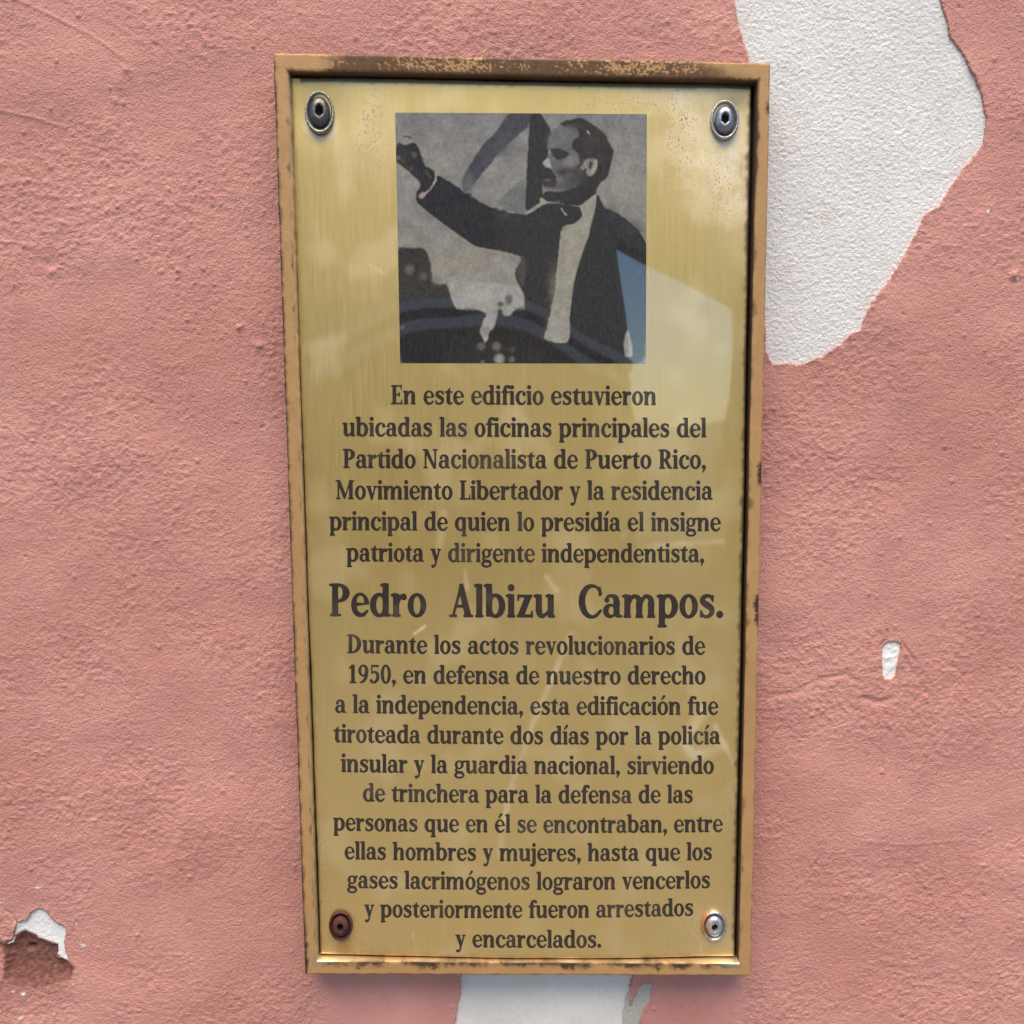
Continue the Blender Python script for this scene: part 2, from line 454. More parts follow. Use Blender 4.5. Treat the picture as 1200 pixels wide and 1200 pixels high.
bare(BIG, white_a, 'large rough white patch of bare plaster beside the upper right of the frame', PAINT_T)
bare(STRIP, white_b, 'smooth off white bare patch under the bottom rail of the frame', PAINT_T, .3)
bare(GREY, grey_c, 'small grey bare patch at the right end of the white strip below the frame', PAINT_T - .0004, 1.2)
bare(CHIP, white_d, 'small upright white chip in the pink paint right of the plaque', PAINT_T - .0002, .4)
bare(FLAKE, white_d, 'jagged white bare patch over a brown hollow at the lower left', PAINT_T - .0004, .4)

def box_mesh(name, boxes):
    V, Q = [], []
    for (x0, x1, y0, y1, z0, z1) in boxes:
        b = len(V)
        V += [(x, y, z) for z in (z0, z1) for y in (y0, y1) for x in (x0, x1)]
        Q += [[b + i for i in f] for f in ((0, 2, 3, 1), (4, 5, 7, 6), (0, 1, 5, 4), (2, 6, 7, 3), (0, 4, 6, 2), (1, 3, 7, 5))]
    return mesh_np(name, V, Q, smooth_shade=False)

link('masonry_core', box_mesh('masonry_core', [(-3.0, 3.0, .012, .26, 0, 3.4)]), white_b, wall)

# ------------------------------------------------------------------ the plaque
plaque = empty('commemorative_plaque', 'tall brass plaque with engraved portrait and Spanish text in a tan bronze frame', 'plaque')
FRONT, PLATE_Y, FLOOR_Y = -.021, -.0155, -.0095
OUT = poly_at([(320, 62), (903, 74), (880, 1143.5), (357.5, 1142)], FRONT)
INN = poly_at([(338, 84.5), (887.5, 95.5), (866, 1129), (371.5, 1126)], FRONT)

prof = [(0, .001), (0, -.006), (0, -.013), (0, FRONT + .0008), (.02, FRONT + .0002), (.07, FRONT), (.16, FRONT), (.24, FRONT), (.32, FRONT), (.4, FRONT), (.48, FRONT), (.56, FRONT), (.64, FRONT),
        (.72, FRONT), (.8, FRONT), (.9, FRONT + .0001), (.97, FRONT + .0005), (1.0, FRONT + .0014), (1.02, FRONT + .007), (1.02, FLOOR_Y - .0002)]
def build_frame():
    V, PA, GR, VE, LI = [], [], [], [], []
    NS = [420, 760, 400, 760]
    s_side, s_t = [], []
    for k in range(4):
        n = NS[k]
        for i in range(n):
            s_side.append(k); s_t.append(i / n)
    s_side = np.array(s_side); s_t = np.array(s_t); N = len(s_side)
    rows = []
    for (t, y) in prof:
        a = OUT + (INN - OUT) * t
        b = np.roll(a, -1, 0)
        p = a[s_side] + (b - a)[s_side] * s_t[:, None]
        w = .0001 * fbm(p[:, 0] * 137 + 7 * t, p[:, 1] * 137, 51) + .0003 * pn(p[:, 0] * 22, p[:, 1] * 22, 52)
        ctr = np.array([0, ZC]); dirn = np.where((s_side % 2 == 0)[:, None], np.array([0, 1.]), np.array([1., 0])) * np.sign(p - ctr)
        p = p + dirn * w[:, None]
        yy = np.full(N, y) + (.00012 * pn(p[:, 0] * 90, p[:, 1] * 90, 55) if y < -.015 else 0)
        V.append(np.stack([p[:, 0], yy, p[:, 1]], -1))
        px, py = to_px(p[:, 0], p[:, 1], FRONT)
        n1 = fbm(px / 17 + .37, py / 13.7 + .41, 71, 4, .6); n2 = fbm(px / 3.7 + .2, py / 3.1 + .3, 72, 2); n3 = fbm(px / 41 + .3, py / 37 + .4, 73, 2)
        pat = np.zeros(N); gr = np.zeros(N); ve = np.zeros(N)
        top = s_side == 0; right = s_side == 1; bot = s_side == 2; left = s_side == 3
        # top rail: brown patina with golden flecks between about px 390 and 850
        mid = smooth(375, 402, px + 14 * n1) * smooth(880, 800, px + 30 * (t - .4) * -1.5 + 16 * n1)
        fleck = smooth(.02, .22, n2 + .5 * n1 + .25 * np.sin(px / 37.0) - .0 - .7 * abs(t - .42))
        pat += np.where(top, mid * (1 - .95 * fleck), 0)
        pat += np.where(top, smooth(.74, 1.02, t + .3 * n1 + .25 * n2) * .8, 0)
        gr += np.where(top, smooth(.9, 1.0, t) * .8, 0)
        # right rail: dark drip along its inner edge near the top
        wr = smooth(250, 190, py + 25 * n1) * .15 + smooth(600, 150, py) * .03 - .02
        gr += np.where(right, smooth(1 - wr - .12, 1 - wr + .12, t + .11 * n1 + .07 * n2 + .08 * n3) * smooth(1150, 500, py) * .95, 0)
        pat += np.where(right, .55 * smooth(.7, 1.05, t + .4 * n1) * smooth(.1, .5, n3 + .2), 0)
        for cy, hh in ((556, 18), (715, 20), (128, 9)):
            gr += np.where(right, smooth(.40, .16, t - .25 * n2 - .2 * n1) * smooth(hh, hh - 9, abs(py - cy + 8 * n1)), 0)
        # bottom rail: dark band under the lip
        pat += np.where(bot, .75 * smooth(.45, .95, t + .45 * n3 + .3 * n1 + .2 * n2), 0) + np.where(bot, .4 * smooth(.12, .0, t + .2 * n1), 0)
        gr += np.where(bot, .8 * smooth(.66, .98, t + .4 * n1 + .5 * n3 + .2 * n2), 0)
        ve += np.where(bot, smooth(16, 4, abs(px - 856)) * smooth(.5, .75, t), 0)
        ve += np.where(bot | left, smooth(22, 6, np.hypot(px - 372, py - 1128)) * .5 * smooth(.5, .8, t), 0)
        # left rail: dark outer arris, dark lower corner
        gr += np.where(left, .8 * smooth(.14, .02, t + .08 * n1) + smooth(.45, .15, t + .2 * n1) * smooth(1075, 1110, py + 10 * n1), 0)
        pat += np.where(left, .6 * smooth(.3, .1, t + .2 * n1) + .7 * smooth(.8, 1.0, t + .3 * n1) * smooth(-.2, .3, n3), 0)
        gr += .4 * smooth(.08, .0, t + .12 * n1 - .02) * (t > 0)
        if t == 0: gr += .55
        lip = np.where(bot, smooth(60, 5, np.minimum(abs(px - 368), abs(px - 866))) * .85 + .04 + .45 * np.clip(n3, 0, 1), np.where(left, .45 + .5 * n1, 0))  # bright bottom corners and left inner edge: caught light put into the colour
        if t >= 1.0: gr = np.where(top | right, .95, np.where(bot, .55 + .6 * np.clip(n1, -.4, 1), .5)) * (1 - .8 * np.clip(lip, 0, 1)); ve = ve * .3; pat = pat * 0  # walls inside the gap darkened: its shade goes into the colour
        LI.append(np.clip(lip, 0, 1) if t >= .97 else np.zeros(N))
        PA.append(np.clip(pat, 0, 1)); GR.append(np.clip(gr, 0, 1) * .92); VE.append(np.clip(ve, 0, 1) * .8)
    R = len(prof)
    i = np.arange(N); Q = []
    for r in range(R - 1):
        Q.append(np.stack([r * N + i, r * N + (i + 1) % N, (r + 1) * N + (i + 1) % N, (r + 1) * N + i], -1))
    me = mesh_np('frame', np.concatenate(V), np.concatenate(Q), attrs={'patina': np.concatenate(PA), 'grime_shade': np.concatenate(GR), 'verdigris': np.concatenate(VE), 'lip': np.concatenate(LI)})
    return link('frame', me, mat_frame(), plaque)
build_frame()
c4 = OUT + (INN - OUT) * .9
V = [(x, y, z) for y in (FLOOR_Y, .0005) for x, z in c4]
link('backing_board', mesh_np('backing_board', V, [(0, 1, 2, 3), (4, 7, 6, 5), (0, 4, 5, 1), (1, 5, 6, 2), (2, 6, 7, 3), (3, 7, 4, 0)], smooth_shade=False),
     mat_plain('dark_backing_board', (.035, .027, .022), (.07, .055, .045), 60), plaque)

# plate -----------------------------------------------------------------------
PL = poly_at([(340.5, 91.0), (880.5, 100.0), (861.5, 1121), (376, 1118.5)], PLATE_Y)
def plate_uv(x, z):
    """0..1 across and down the plate (its corners are nearly square)"""
    v = (PL[0, 1] - z) / (PL[0, 1] - PL[3, 1])
    xl = PL[0, 0] + (PL[3, 0] - PL[0, 0]) * v; xr = PL[1, 0] + (PL[2, 0] - PL[1, 0]) * v
    return (x - xl) / (xr - xl), v
SCREWS_PX = [(374.5, 132), (849, 142), (399.5, 1083.5), (836.5, 1084)]
SC = [at(a, b, PLATE_Y) for a, b in SCREWS_PX]
def plate_y(x, z):
    u, v = plate_uv(x, z)
    y = PLATE_Y - .0030 * np.clip(4 * u * (1 - u), 0, 1) * (.35 + .65 * np.clip(v, 0, 1) ** 1.5)
    y = y - .0009 * smooth(.0, .5, v) * smooth(1, .5, v)
    y = y + .00045 * fbm(x * 9, z * 7, 81, 2)
    for sx, sz in SC:
        y = y + .0007 * np.exp(-((x - sx) ** 2 + (z - sz) ** 2) / .013 ** 2)
    return y
def build_plate():
    nu, nv = 260, 480
    # extra rows at the rim roll the sheet's edge back
    u = np.concatenate([[0, 0, 0], np.linspace(.0025, .9975, nu), [1, 1, 1]]); v = np.concatenate([[0, 0, 0], np.linspace(.0015, .9985, nv), [1, 1, 1]])
    du = np.concatenate([[.0016, .0010, .0003], np.zeros(nu), [.0003, .0010, .0016]]); dv = np.concatenate([[.0016, .0010, .0003], np.zeros(nv), [.0003, .0010, .0016]])
    U, Vv = np.meshgrid(u, v); D = np.maximum(*np.meshgrid(du, dv))
    A = PL[0] + (PL[3] - PL[0]) * Vv[..., None]; B = PL[1] + (PL[2] - PL[1]) * Vv[..., None]
    P = A + (B - A) * U[..., None]
    x, z = P[..., 0], P[..., 1]
    x = x + (.0003 * pn(z * 60, x * 0, 86) + .0005 * pn(z * 14, x * 0 + .5, 88)) * (np.abs(U - .5) > .49); z = z + (.0003 * pn(x * 50, z * 0, 87) + .0005 * pn(x * 15, z * 0 + .5, 89)) * (np.abs(Vv - .5) > .49)
    y = plate_y(x, z) + D
    px, py = to_px(x, z, PLATE_Y)
    n1 = pn(px / 26, py / 26, 91); n2 = pn(px / 9, py / 9, 92); n3 = pn(px / 70, py / 70, 93)
    def blob(cx, cy, rx, ry, k=.5): return np.exp(-(((px - cx) / rx) ** 2 + ((py - cy) / ry) ** 2)) * np.clip(.8 + k * n1 + k * n2, 0, 1.4)
    haze_glare = .75 * blob(835, 180, 42, 55) + .6 * blob(868, 215, 20, 70) + .5 * blob(800, 110, 70, 25) + .25 * blob(440, 150, 40, 60) + .2 * blob(840, 1090, 60, 40) + .18 * smooth(.0, .5, n3 + .4 * n1)
    speck = .9 * blob(800, 160, 22, 55) + .9 * blob(850, 215, 22, 48) + .8 * blob(435, 155, 20, 50) + .8 * blob(420, 1110, 45, 12) + .6 * blob(380, 1020, 8, 60) + .5 * blob(855, 960, 10, 60) + .5 * blob(810, 1095, 30, 20)
    speck += .7 * blob(720, 122, 60, 8) + .12 * smooth(.1, .6, n1)
    def scuff_glare(pts, w, a):
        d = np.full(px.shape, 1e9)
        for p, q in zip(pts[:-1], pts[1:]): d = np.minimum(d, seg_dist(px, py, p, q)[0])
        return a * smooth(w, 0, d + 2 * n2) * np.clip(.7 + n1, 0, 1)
    haze_glare += scuff_glare([(668, 742), (648, 790), (622, 852), (596, 930), (585, 1000)], 6, .5) + scuff_glare([(823, 832), (800, 868), (812, 885), (845, 872)], 12, .6) + scuff_glare([(640, 676), (652, 690)], 6, .5) + scuff_glare([(486, 742), (499, 732)], 3, .8) + scuff_glare([(545, 668), (548, 690)], 4, .4) + scuff_glare([(760, 640), (845, 634)], 6, .35) + scuff_glare([(838, 850), (862, 900)], 5, .5) + scuff_glare([(520, 600), (516, 640)], 8, .3)  # reflected pale shapes painted in as streaks, with a few small chips
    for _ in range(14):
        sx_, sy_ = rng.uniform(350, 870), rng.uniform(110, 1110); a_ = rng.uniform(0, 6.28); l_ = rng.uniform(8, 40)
        haze_glare += scuff_glare([(sx_, sy_), (sx_ + l_ * math.cos(a_), sy_ + l_ * math.sin(a_))], 1.8, rng.uniform(.12, .35))
    rust = 1.1 * blob(402, 1110, 13, 17, .3) + .75 * blob(403, 1085, 25, 25, .3) + .22 * blob(425, 1082, 22, 14) + .2 * blob(835, 1108, 16, 14) + .25 * blob(832, 1080, 24, 26) + .15 * blob(372, 165, 18, 20)
    ed = np.minimum(np.minimum(U * 541, (1 - U) * 541), np.minimum(Vv * 1022, (1 - Vv) * 1022))
    edge = .75 * smooth(5, 0, ed + 4 * n2 + 2 * n1 - 1.0)
    edge = np.where(Vv * 1022 < 9, np.clip(.95 * smooth(6.0, 4.2, Vv * 1022 + 1.2 * n2) * smooth(.6, 1.4, Vv * 1022 + .7 * n2 + .8), 0, 1), edge) * np.where((Vv > .985) | (U < .02), .2, 1)
    edge += .5 * blob(860, 118, 16, 10) + .25 * blob(846, 160, 20, 12) + .2 * blob(372, 160, 14, 8)
    cl = lambda a: np.clip(a, 0, 1).ravel()
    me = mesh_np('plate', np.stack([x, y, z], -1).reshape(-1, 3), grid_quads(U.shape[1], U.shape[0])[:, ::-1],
                 attrs={'haze_glare': cl(haze_glare), 'speck': cl(speck), 'rust': cl(rust), 'edge': cl(edge)})
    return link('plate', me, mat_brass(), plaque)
plate = build_plate()

# portrait print ----------------------------------------------------------------
def build_portrait():
    N = 430
    corners = np.array([(463.3, 132.5), (757.8, 134.3), (756.4, 426.2), (469.3, 425.6)])
    U, V = np.meshgrid(np.linspace(0, 1, N), np.linspace(0, 1, N))
    A = corners[0] + (corners[3] - corners[0]) * V[..., None]; B = corners[1] + (corners[2] - corners[1]) * V[..., None]
    P = A + (B - A) * U[..., None]
    px, py = P[..., 0], P[..., 1]
    wob = .8 * pn(px / 4, py / 4, 101) + .9 * pn(px / 9, py / 9, 102)
    T = np.zeros(px.shape + (3,))
    T[:] = (138, 136, 130)
    def q1(*p): return [(455 + a / 7.5, 120 + b / 7.5) for a, b in p]
    def q2(*p): return [(605 + a / 7.5, 120 + b / 7.5) for a, b in p]
    def q3(*p): return [(455 + a / 7.5, 270 + b / 7.5) for a, b in p]
    def q4(*p): return [(605 + a / 7.5, 270 + b / 7.5) for a, b in p]
    def lay(m, col): T[...] = T + (np.array(col, float) - T) * m[..., None]
    def rnd(pts, n=2):
        p = np.array(pts, float)
        for _ in range(n):
            q_ = np.roll(p, -1, 0); p = np.stack([.8 * p + .2 * q_, .2 * p + .8 * q_], 1).reshape(-1, 2)
        return p
    def poly(pts, col, soft=.7, al=1.0):
        pts = rnd(pts); lay(al * smooth(soft, -soft, poly_sdf(px, py, pts) + wob), col)
    def blob(c, rx, ry, col, al=1.0, hard=2): lay(al * np.exp(-(((px - c[0]) / rx) ** 2 + ((py - c[1]) / ry) ** 2) ** hard), col)
    def line(pts, w, col, al=1.0):
        d = np.full(px.shape, 1e9)
        for p, q in zip(pts[:-1], pts[1:]): d = np.minimum(d, seg_dist(px, py, p, q)[0])
        lay(al * smooth(w + .6, w - .6, d + wob), col)
    # backdrop
    lay(smooth(200, 130, py) * .4, (120, 122, 124)); lay(smooth(250, 320, py) * smooth(640, 560, px) * .8, (146, 141, 128))
    blob((737, 225), 25, 40, (150, 145, 135), .6, 1); blob((505, 200), 40, 35, (148, 145, 134), .5, 1)
    T += (9 * fbm(px / 28, py / 28, 105, 3) + 5 * pn(px / 3, py / 9, 109))[..., None]
    # streamer, triangle and dark post
    poly(q1((1060, 95), (1290, 95), (1235, 220), (1180, 260), (1100, 330), (980, 440), (880, 570), (780, 680), (720, 770), (670, 805), (640, 730), (680, 620), (760, 490), (840, 360), (940, 280), (1000, 180)), (76, 76, 80), 1.2)
    blob((549, 217), 9, 14, (112, 113, 112), .75, 1)
    blob((590, 175), 14, 10, (84, 84, 86), .6, 1)
    poly(q1((1235, 630), (1200, 660), (1060, 780), (940, 890), (1060, 960), (1235, 1000)), (114, 115, 113), 1.4)
    poly(q2((120, 90), (205, 90), (310, 255), (300, 330), (280, 430), (260, 540), (230, 640), (230, 760), (230, 860), (150, 920), (78, 975), (85, 800), (95, 600), (110, 300)), (47, 45, 47))
    line(q2((165, 640), (185, 760), (190, 840)), .5, (92, 90, 90), .6)
    # lower crowd and cloth
    dark = (40, 37, 32)
    poly(q3((60, 148), (180, 160), (300, 155), (340, 190), (370, 280), (380, 380), (400, 460), (450, 480), (520, 470), (545, 570), (570, 660), (620, 710), (1250, 700), (1250, 1250), (60, 1250)), (60, 57, 50), 1.6)
    poly(q3((60, 640), (560, 560), (640, 720), (900, 720), (1250, 690), (2250, 700), (2250, 1300), (60, 1300)), dark, 6)
    poly(q3((530, 430), (1040, 480), (1140, 480), (1195, 580), (1185, 670), (1110, 695), (1070, 760), (1020, 750), (1000, 700), (970, 650), (960, 760), (930, 860), (880, 900), (880, 970), (850, 1000), (830, 960), (800, 880), (830, 800), (870, 740), (760, 680), (700, 680), (620, 700), (570, 660), (545, 560)), (158, 157, 148), 1.5)
    for c, r, col, al in [((190, 350), 46, 108, .9), ((310, 405), 42, 92, .9), ((425, 430), 50, 132, .9), ((815, 1020), 42, 108, .95), ((950, 1020), 46, 112, .95), ((975, 1130), 52, 150, 1), ((1085, 1050), 34, 82, .9),
                          ((1085, 1135), 34, 115, .9), ((128, 850), 26, 112, .8), ((830, 1160), 26, 115, .8), ((850, 880), 40, 128, .7), ((1030, 720), 40, 150, .6), ((930, 740), 40, 150, .6)]:
        p = q3(c)[0]; blob(p, r / 7.5, r / 7.5, (col, col - 2, col - 8), al)
    blob(q3((1060, 610))[0], 4.5, 6, (78, 74, 76), .85)
    blob(q3((985, 650))[0], 3.5, 3, (70, 72, 74), .8)
    # coat: arm, breast and right side
    coat = (51, 47, 44)
    poly([(512, 204.7), (525.7, 213), (537.7, 220), (545.7, 228), (556, 233), (566, 239), (575, 244), (588, 248), (602, 251), (615, 252), (625, 248), (634, 240), (642, 240), (657, 239), (668, 246), (664, 262), (657.7, 268), (657.7, 281),
          (655.7, 289), (653, 313), (651, 342), (645, 366), (640, 387), (637, 398.7), (637, 430), (615, 430), (615.7, 347), (609.7, 338), (602, 319), (613.7, 302), (588, 295), (557.7, 290), (541.7, 278.7), (529.7, 270), (513.7, 258.7), (499, 247), (487, 237.5),
          (487.5, 226), (494, 217)], coat)
    poly([(699, 228), (704, 236), (709, 245), (719.7, 248), (733, 257), (746, 268), (753, 277), (759, 290), (759, 430), (635, 430), (637, 399), (655, 402), (668, 401), (667.7, 371), (669, 355), (671.7, 334), (677, 312.7), (685, 288.7), (689, 273), (694, 257), (698, 240)], (46, 45, 46))
    poly([(612, 300), (604, 319), (612, 340), (617, 320), (616, 306)], (84, 80, 75), 1.2, .8)
    blob((735, 270), 16, 12, (62, 64, 66), .8, 1); blob((715, 255), 8, 10, (64, 66, 70), .7, 1)
    line([(703, 240), (712, 262), (708, 290), (700, 320), (690, 360)], 1.2, (60, 60, 62), .6); line([(712, 262), (722, 275), (714, 292)], .8, (36, 34, 36), .6)
    blob((540, 250), 30, 10, (60, 54, 50), .7, 1); blob((600, 270), 22, 10, (40, 37, 36), .6, 1)
    line([(575, 248), (590, 258), (610, 258)], 1.4, (74, 70, 68), .5); blob((594, 253), 4, 4, (84, 82, 80), .6)
    lay(smooth(380, 420, py) * smooth(640, 600, px) * .0, dark)
    # shirt
    shirt = (150, 147, 132)
    poly(q2((540, 930), (610, 870), (705, 800), (700, 900), (670, 1030), (640, 1150), (633, 1200), (600, 1265), (540, 1445), (500, 1605), (480, 1765), (470, 1885), (470, 2110), (380, 2116), (240, 2090), (265, 2005), (300, 1845), (345, 1665), (360, 1445), (380, 1265), (393, 1130), (440, 1080), (510, 1070), (578, 1000)), shirt)
    line(q4((395, 0), (360, 320), (345, 540), (265, 880), (240, 965), (380, 988), (468, 985)), .45, (175, 170, 155), .7)
    blob((650, 340), 8, 30, (160, 157, 144), .5, 1); blob((652, 385), 12, 12, (158, 156, 148), .6, 1)
    poly(q4((975, 860), (1000, 940), (1020, 1020), (1028, 1110), (950, 1112), (938, 1020), (950, 940)), (150, 146, 138))
    # neck, bow tie, collar
    poly(q2((255, 780), (400, 795), (500, 750), (600, 640), (695, 690), (705, 795), (640, 850), (555, 915), (450, 905), (380, 885), (270, 875), (215, 835)), (46, 43, 44))
    poly(q2((250, 890), (390, 905), (450, 900), (555, 925), (582, 1000), (510, 1072), (440, 1078), (395, 1110), (280, 1050), (190, 970)), (36, 33, 33))
    line(q2((185, 975), (280, 1055), (395, 1115)), 1.6, (64, 60, 57), .8); line(q2((430, 905), (420, 985), (470, 1070)), .7, (62, 58, 56), .6)
    blob((640, 262), 16, 8, (60, 56, 53), .6, 1); blob((560, 262), 18, 10, (60, 55, 51), .6, 1)
    line(q2((395, 935), (415, 970), (440, 992)), .8, (205, 200, 188))
    poly(q2((205, 850), (230, 838), (278, 890), (220, 912), (130, 975), (75, 998), (78, 970), (180, 930), (215, 890)), (160, 155, 138), .6)
    line(q2((280, 890), (330, 885), (380, 872)), .7, (118, 115, 110), .9)
    # head
    face = (103, 101, 101)
    poly(q2((365, 205), (430, 165), (510, 150), (570, 140), (640, 180), (730, 240), (790, 300), (822, 380), (852, 430), (846, 490), (826, 540), (808, 650), (745, 700), (700, 775), (640, 700), (590, 650), (575, 570), (530, 540), (470, 400), (430, 215)), (50, 45, 42))
    blob(q2((690, 330))[0], 12, 12, (72, 60, 54), .8, 1); blob(q2((740, 470))[0], 7, 10, (70, 66, 62), .6, 1); blob(q2((560, 200))[0], 8, 5, (72, 68, 64), .5, 1)
    line(q2((625, 255), (642, 285)), .8, (205, 198, 192))
    poly(q2((372, 212), (520, 220), (555, 275), (545, 310), (488, 345), (485, 410), (540, 440), (556, 535), (575, 545), (600, 640), (570, 700), (500, 755), (400, 792), (300, 788), (258, 768), (235, 720), (228, 690), (245, 655), (235, 615), (285, 590), (265, 575), (220, 545), (262, 490), (300, 450), (285, 412), (262, 405), (278, 330), (312, 255)), face, .8)
    blob(q2((395, 290))[0], 12, 9, (118, 117, 118), .8, 1); blob(q2((470, 530))[0], 9, 8, (132, 129, 126), .9, 1); blob(q2((330, 360))[0], 7, 5, (116, 114, 114), .7, 1)
    blob(q2((450, 400))[0], 5, 4, (112, 110, 110), .5, 1)
    poly(q2((292, 412), (350, 402), (430, 432), (468, 458), (430, 492), (372, 508), (335, 485), (312, 455)), (47, 43, 44), 1.0)
    line(q2((345, 480), (385, 485)), .6, (78, 74, 74), .7)
    poly(q2((222, 543), (262, 498), (292, 500), (308, 570), (300, 588), (268, 572)), (170, 167, 163), .8)
    blob(q2((310, 520))[0], 3, 5, (120, 117, 115), .6, 1)
    poly(q2((225, 572), (300, 588), (352, 650), (340, 680), (260, 672), (215, 690), (188, 640)), (40, 36, 37), 1.0)
    poly(q2((205, 690), (345, 665), (362, 735), (300, 752), (240, 738)), (62, 58, 58), 1.2)
    line(q2((310, 600), (360, 660), (380, 700)), .8, (128, 125, 122), .7)
    line(q2((245, 695), (310, 690)), .9, (104, 98, 96), .8); line(q2((265, 765), (320, 778), (420, 765)), .9, (128, 124, 121), .9)
    blob(q2((405, 618))[0], 5.5, 4, (50, 47, 48), .9, 1); blob(q2((470, 605))[0], 9, 3, (66, 63, 64), .8, 1); blob(q2((540, 600))[0], 6, 5, (72, 69, 70), .7, 1)
    blob(q2((450, 690))[0], 9, 7, (88, 86, 87), .6, 1); blob(q2((570, 660))[0], 6, 8, (64, 61, 62), .8, 1)
    poly(q2((575, 520), (640, 488), (718, 505), (712, 580), (682, 640), (632, 658), (603, 622), (622, 580), (585, 605), (555, 570)), (142, 138, 131), 1.0)
    poly(q2((642, 512), (682, 515), (664, 570), (640, 606), (628, 560)), (62, 57, 56), .8); line(q2((620, 530), (635, 590)), .6, (70, 66, 64), .8)
    line(q2((585, 520), (560, 560), (540, 575)), 1.6, (52, 48, 47), .6)
    blob(q2((520, 690))[0], 11, 9, (66, 63, 64), .75, 1); blob(q2((420, 745))[0], 12, 4, (78, 75, 76), .6, 1); blob(q2((300, 330))[0], 4, 9, (126, 124, 124), .5, 1); blob(q2((650, 450))[0], 7, 9, (62, 57, 54), .6, 1); blob(q2((480, 215))[0], 8, 3, (92, 88, 86), .7, 1)
    line(q2((590, 170), (690, 240), (770, 330), (800, 430)), 2.2, (68, 61, 57), .55); line(q2((655, 520), (700, 530), (700, 570), (660, 625)), 1.0, (168, 164, 156), .6)
    # hand, cuff and the lit edge of the sleeve
    poly(q1((90, 352), (150, 385), (230, 348), (270, 410), (300, 500), (325, 562), (380, 590), (425, 640), (400, 710), (370, 770), (300, 810), (240, 850), (288, 712), (220, 640), (140, 580), (60, 512), (60, 430)), (53, 48, 44), .8)
    for c, r, g in [((230, 465), 30, 98), ((90, 490), 24, 110), ((125, 515), 18, 88), ((200, 585), 26, 86), ((190, 500), 20, 66)]:
        p = q1(c)[0]; blob(p, r / 7.5, r / 7.5, (g, g - 4, g - 10), .85)
    poly(q1((90, 335), (150, 320), (215, 325), (230, 345), (150, 382), (95, 352)), (142, 140, 130), .7)
    line(q1((130, 312), (165, 298), (205, 318)), .9, (66, 62, 58), .9)
    line(q1((330, 600), (350, 640), (375, 665)), 1.2, (100, 94, 88), .8)
    line(q1((420, 625), (418, 690), (370, 770), (305, 815)), .95, (172, 162, 152))
    poly(q1((255, 830), (300, 785), (340, 810), (300, 858)), (168, 148, 142), .8)
    line(q1((285, 715), (242, 850), (250, 890), (440, 1040), (650, 1195), (770 + 0, 1275), (1000, 1315), (1190, 1365)), .5, (166, 158, 144), .75)
    for c in [(700, 815), (930, 945), (1010, 960)]:
        p = q1(c)[0]; blob(p, 4.5, 1.8, (47, 43, 41), .8)
    for _ in range(2):
        P_ = np.pad(T, ((1, 1), (1, 1), (0, 0)), mode='edge'); T = (P_[:-2, 1:-1] + P_[2:, 1:-1] + P_[1:-1, :-2] + P_[1:-1, 2:] + 2 * T) / 6
    T *= (1 + .09 * fbm(px / 17, py / 17, 121, 3) + .06 * pn(px / 5, py / 5, 124))[..., None]
    T += (9 * pn(px / 1.9, py / 1.9, 111) + 5 * pn(px / 1.2, py / 7, 113) + 7 * rng.standard_normal(px.shape) + 6 * fbm(px / 13, py / 13, 117, 2))[..., None]
    L = lin(np.clip(T, 4, 255)) * 1.02 - .034
    L = np.clip(L, .004, 1)
    x, z = at(px, py, PLATE_Y)
    y = plate_y(x, z) - .00012
    me = mesh_np('portrait', np.stack([x, y, z], -1).reshape(-1, 3), grid_quads(N, N)[:, ::-1], colors={'tone': L})
    o = link('portrait', me, mat_print(), plate)
    o['label'] = 'dark grey engraved portrait of a man in a bow tie with one arm raised'
build_portrait()

# lettering ------------------------------------------------------------------------
GS = .034
_gx0, _gx1, _gy0, _gy1 = -.24, 1.72, -.56, 1.72
LX, LY = np.meshgrid(np.arange(_gx0, _gx1, GS), np.arange(_gy0, _gy1, GS))

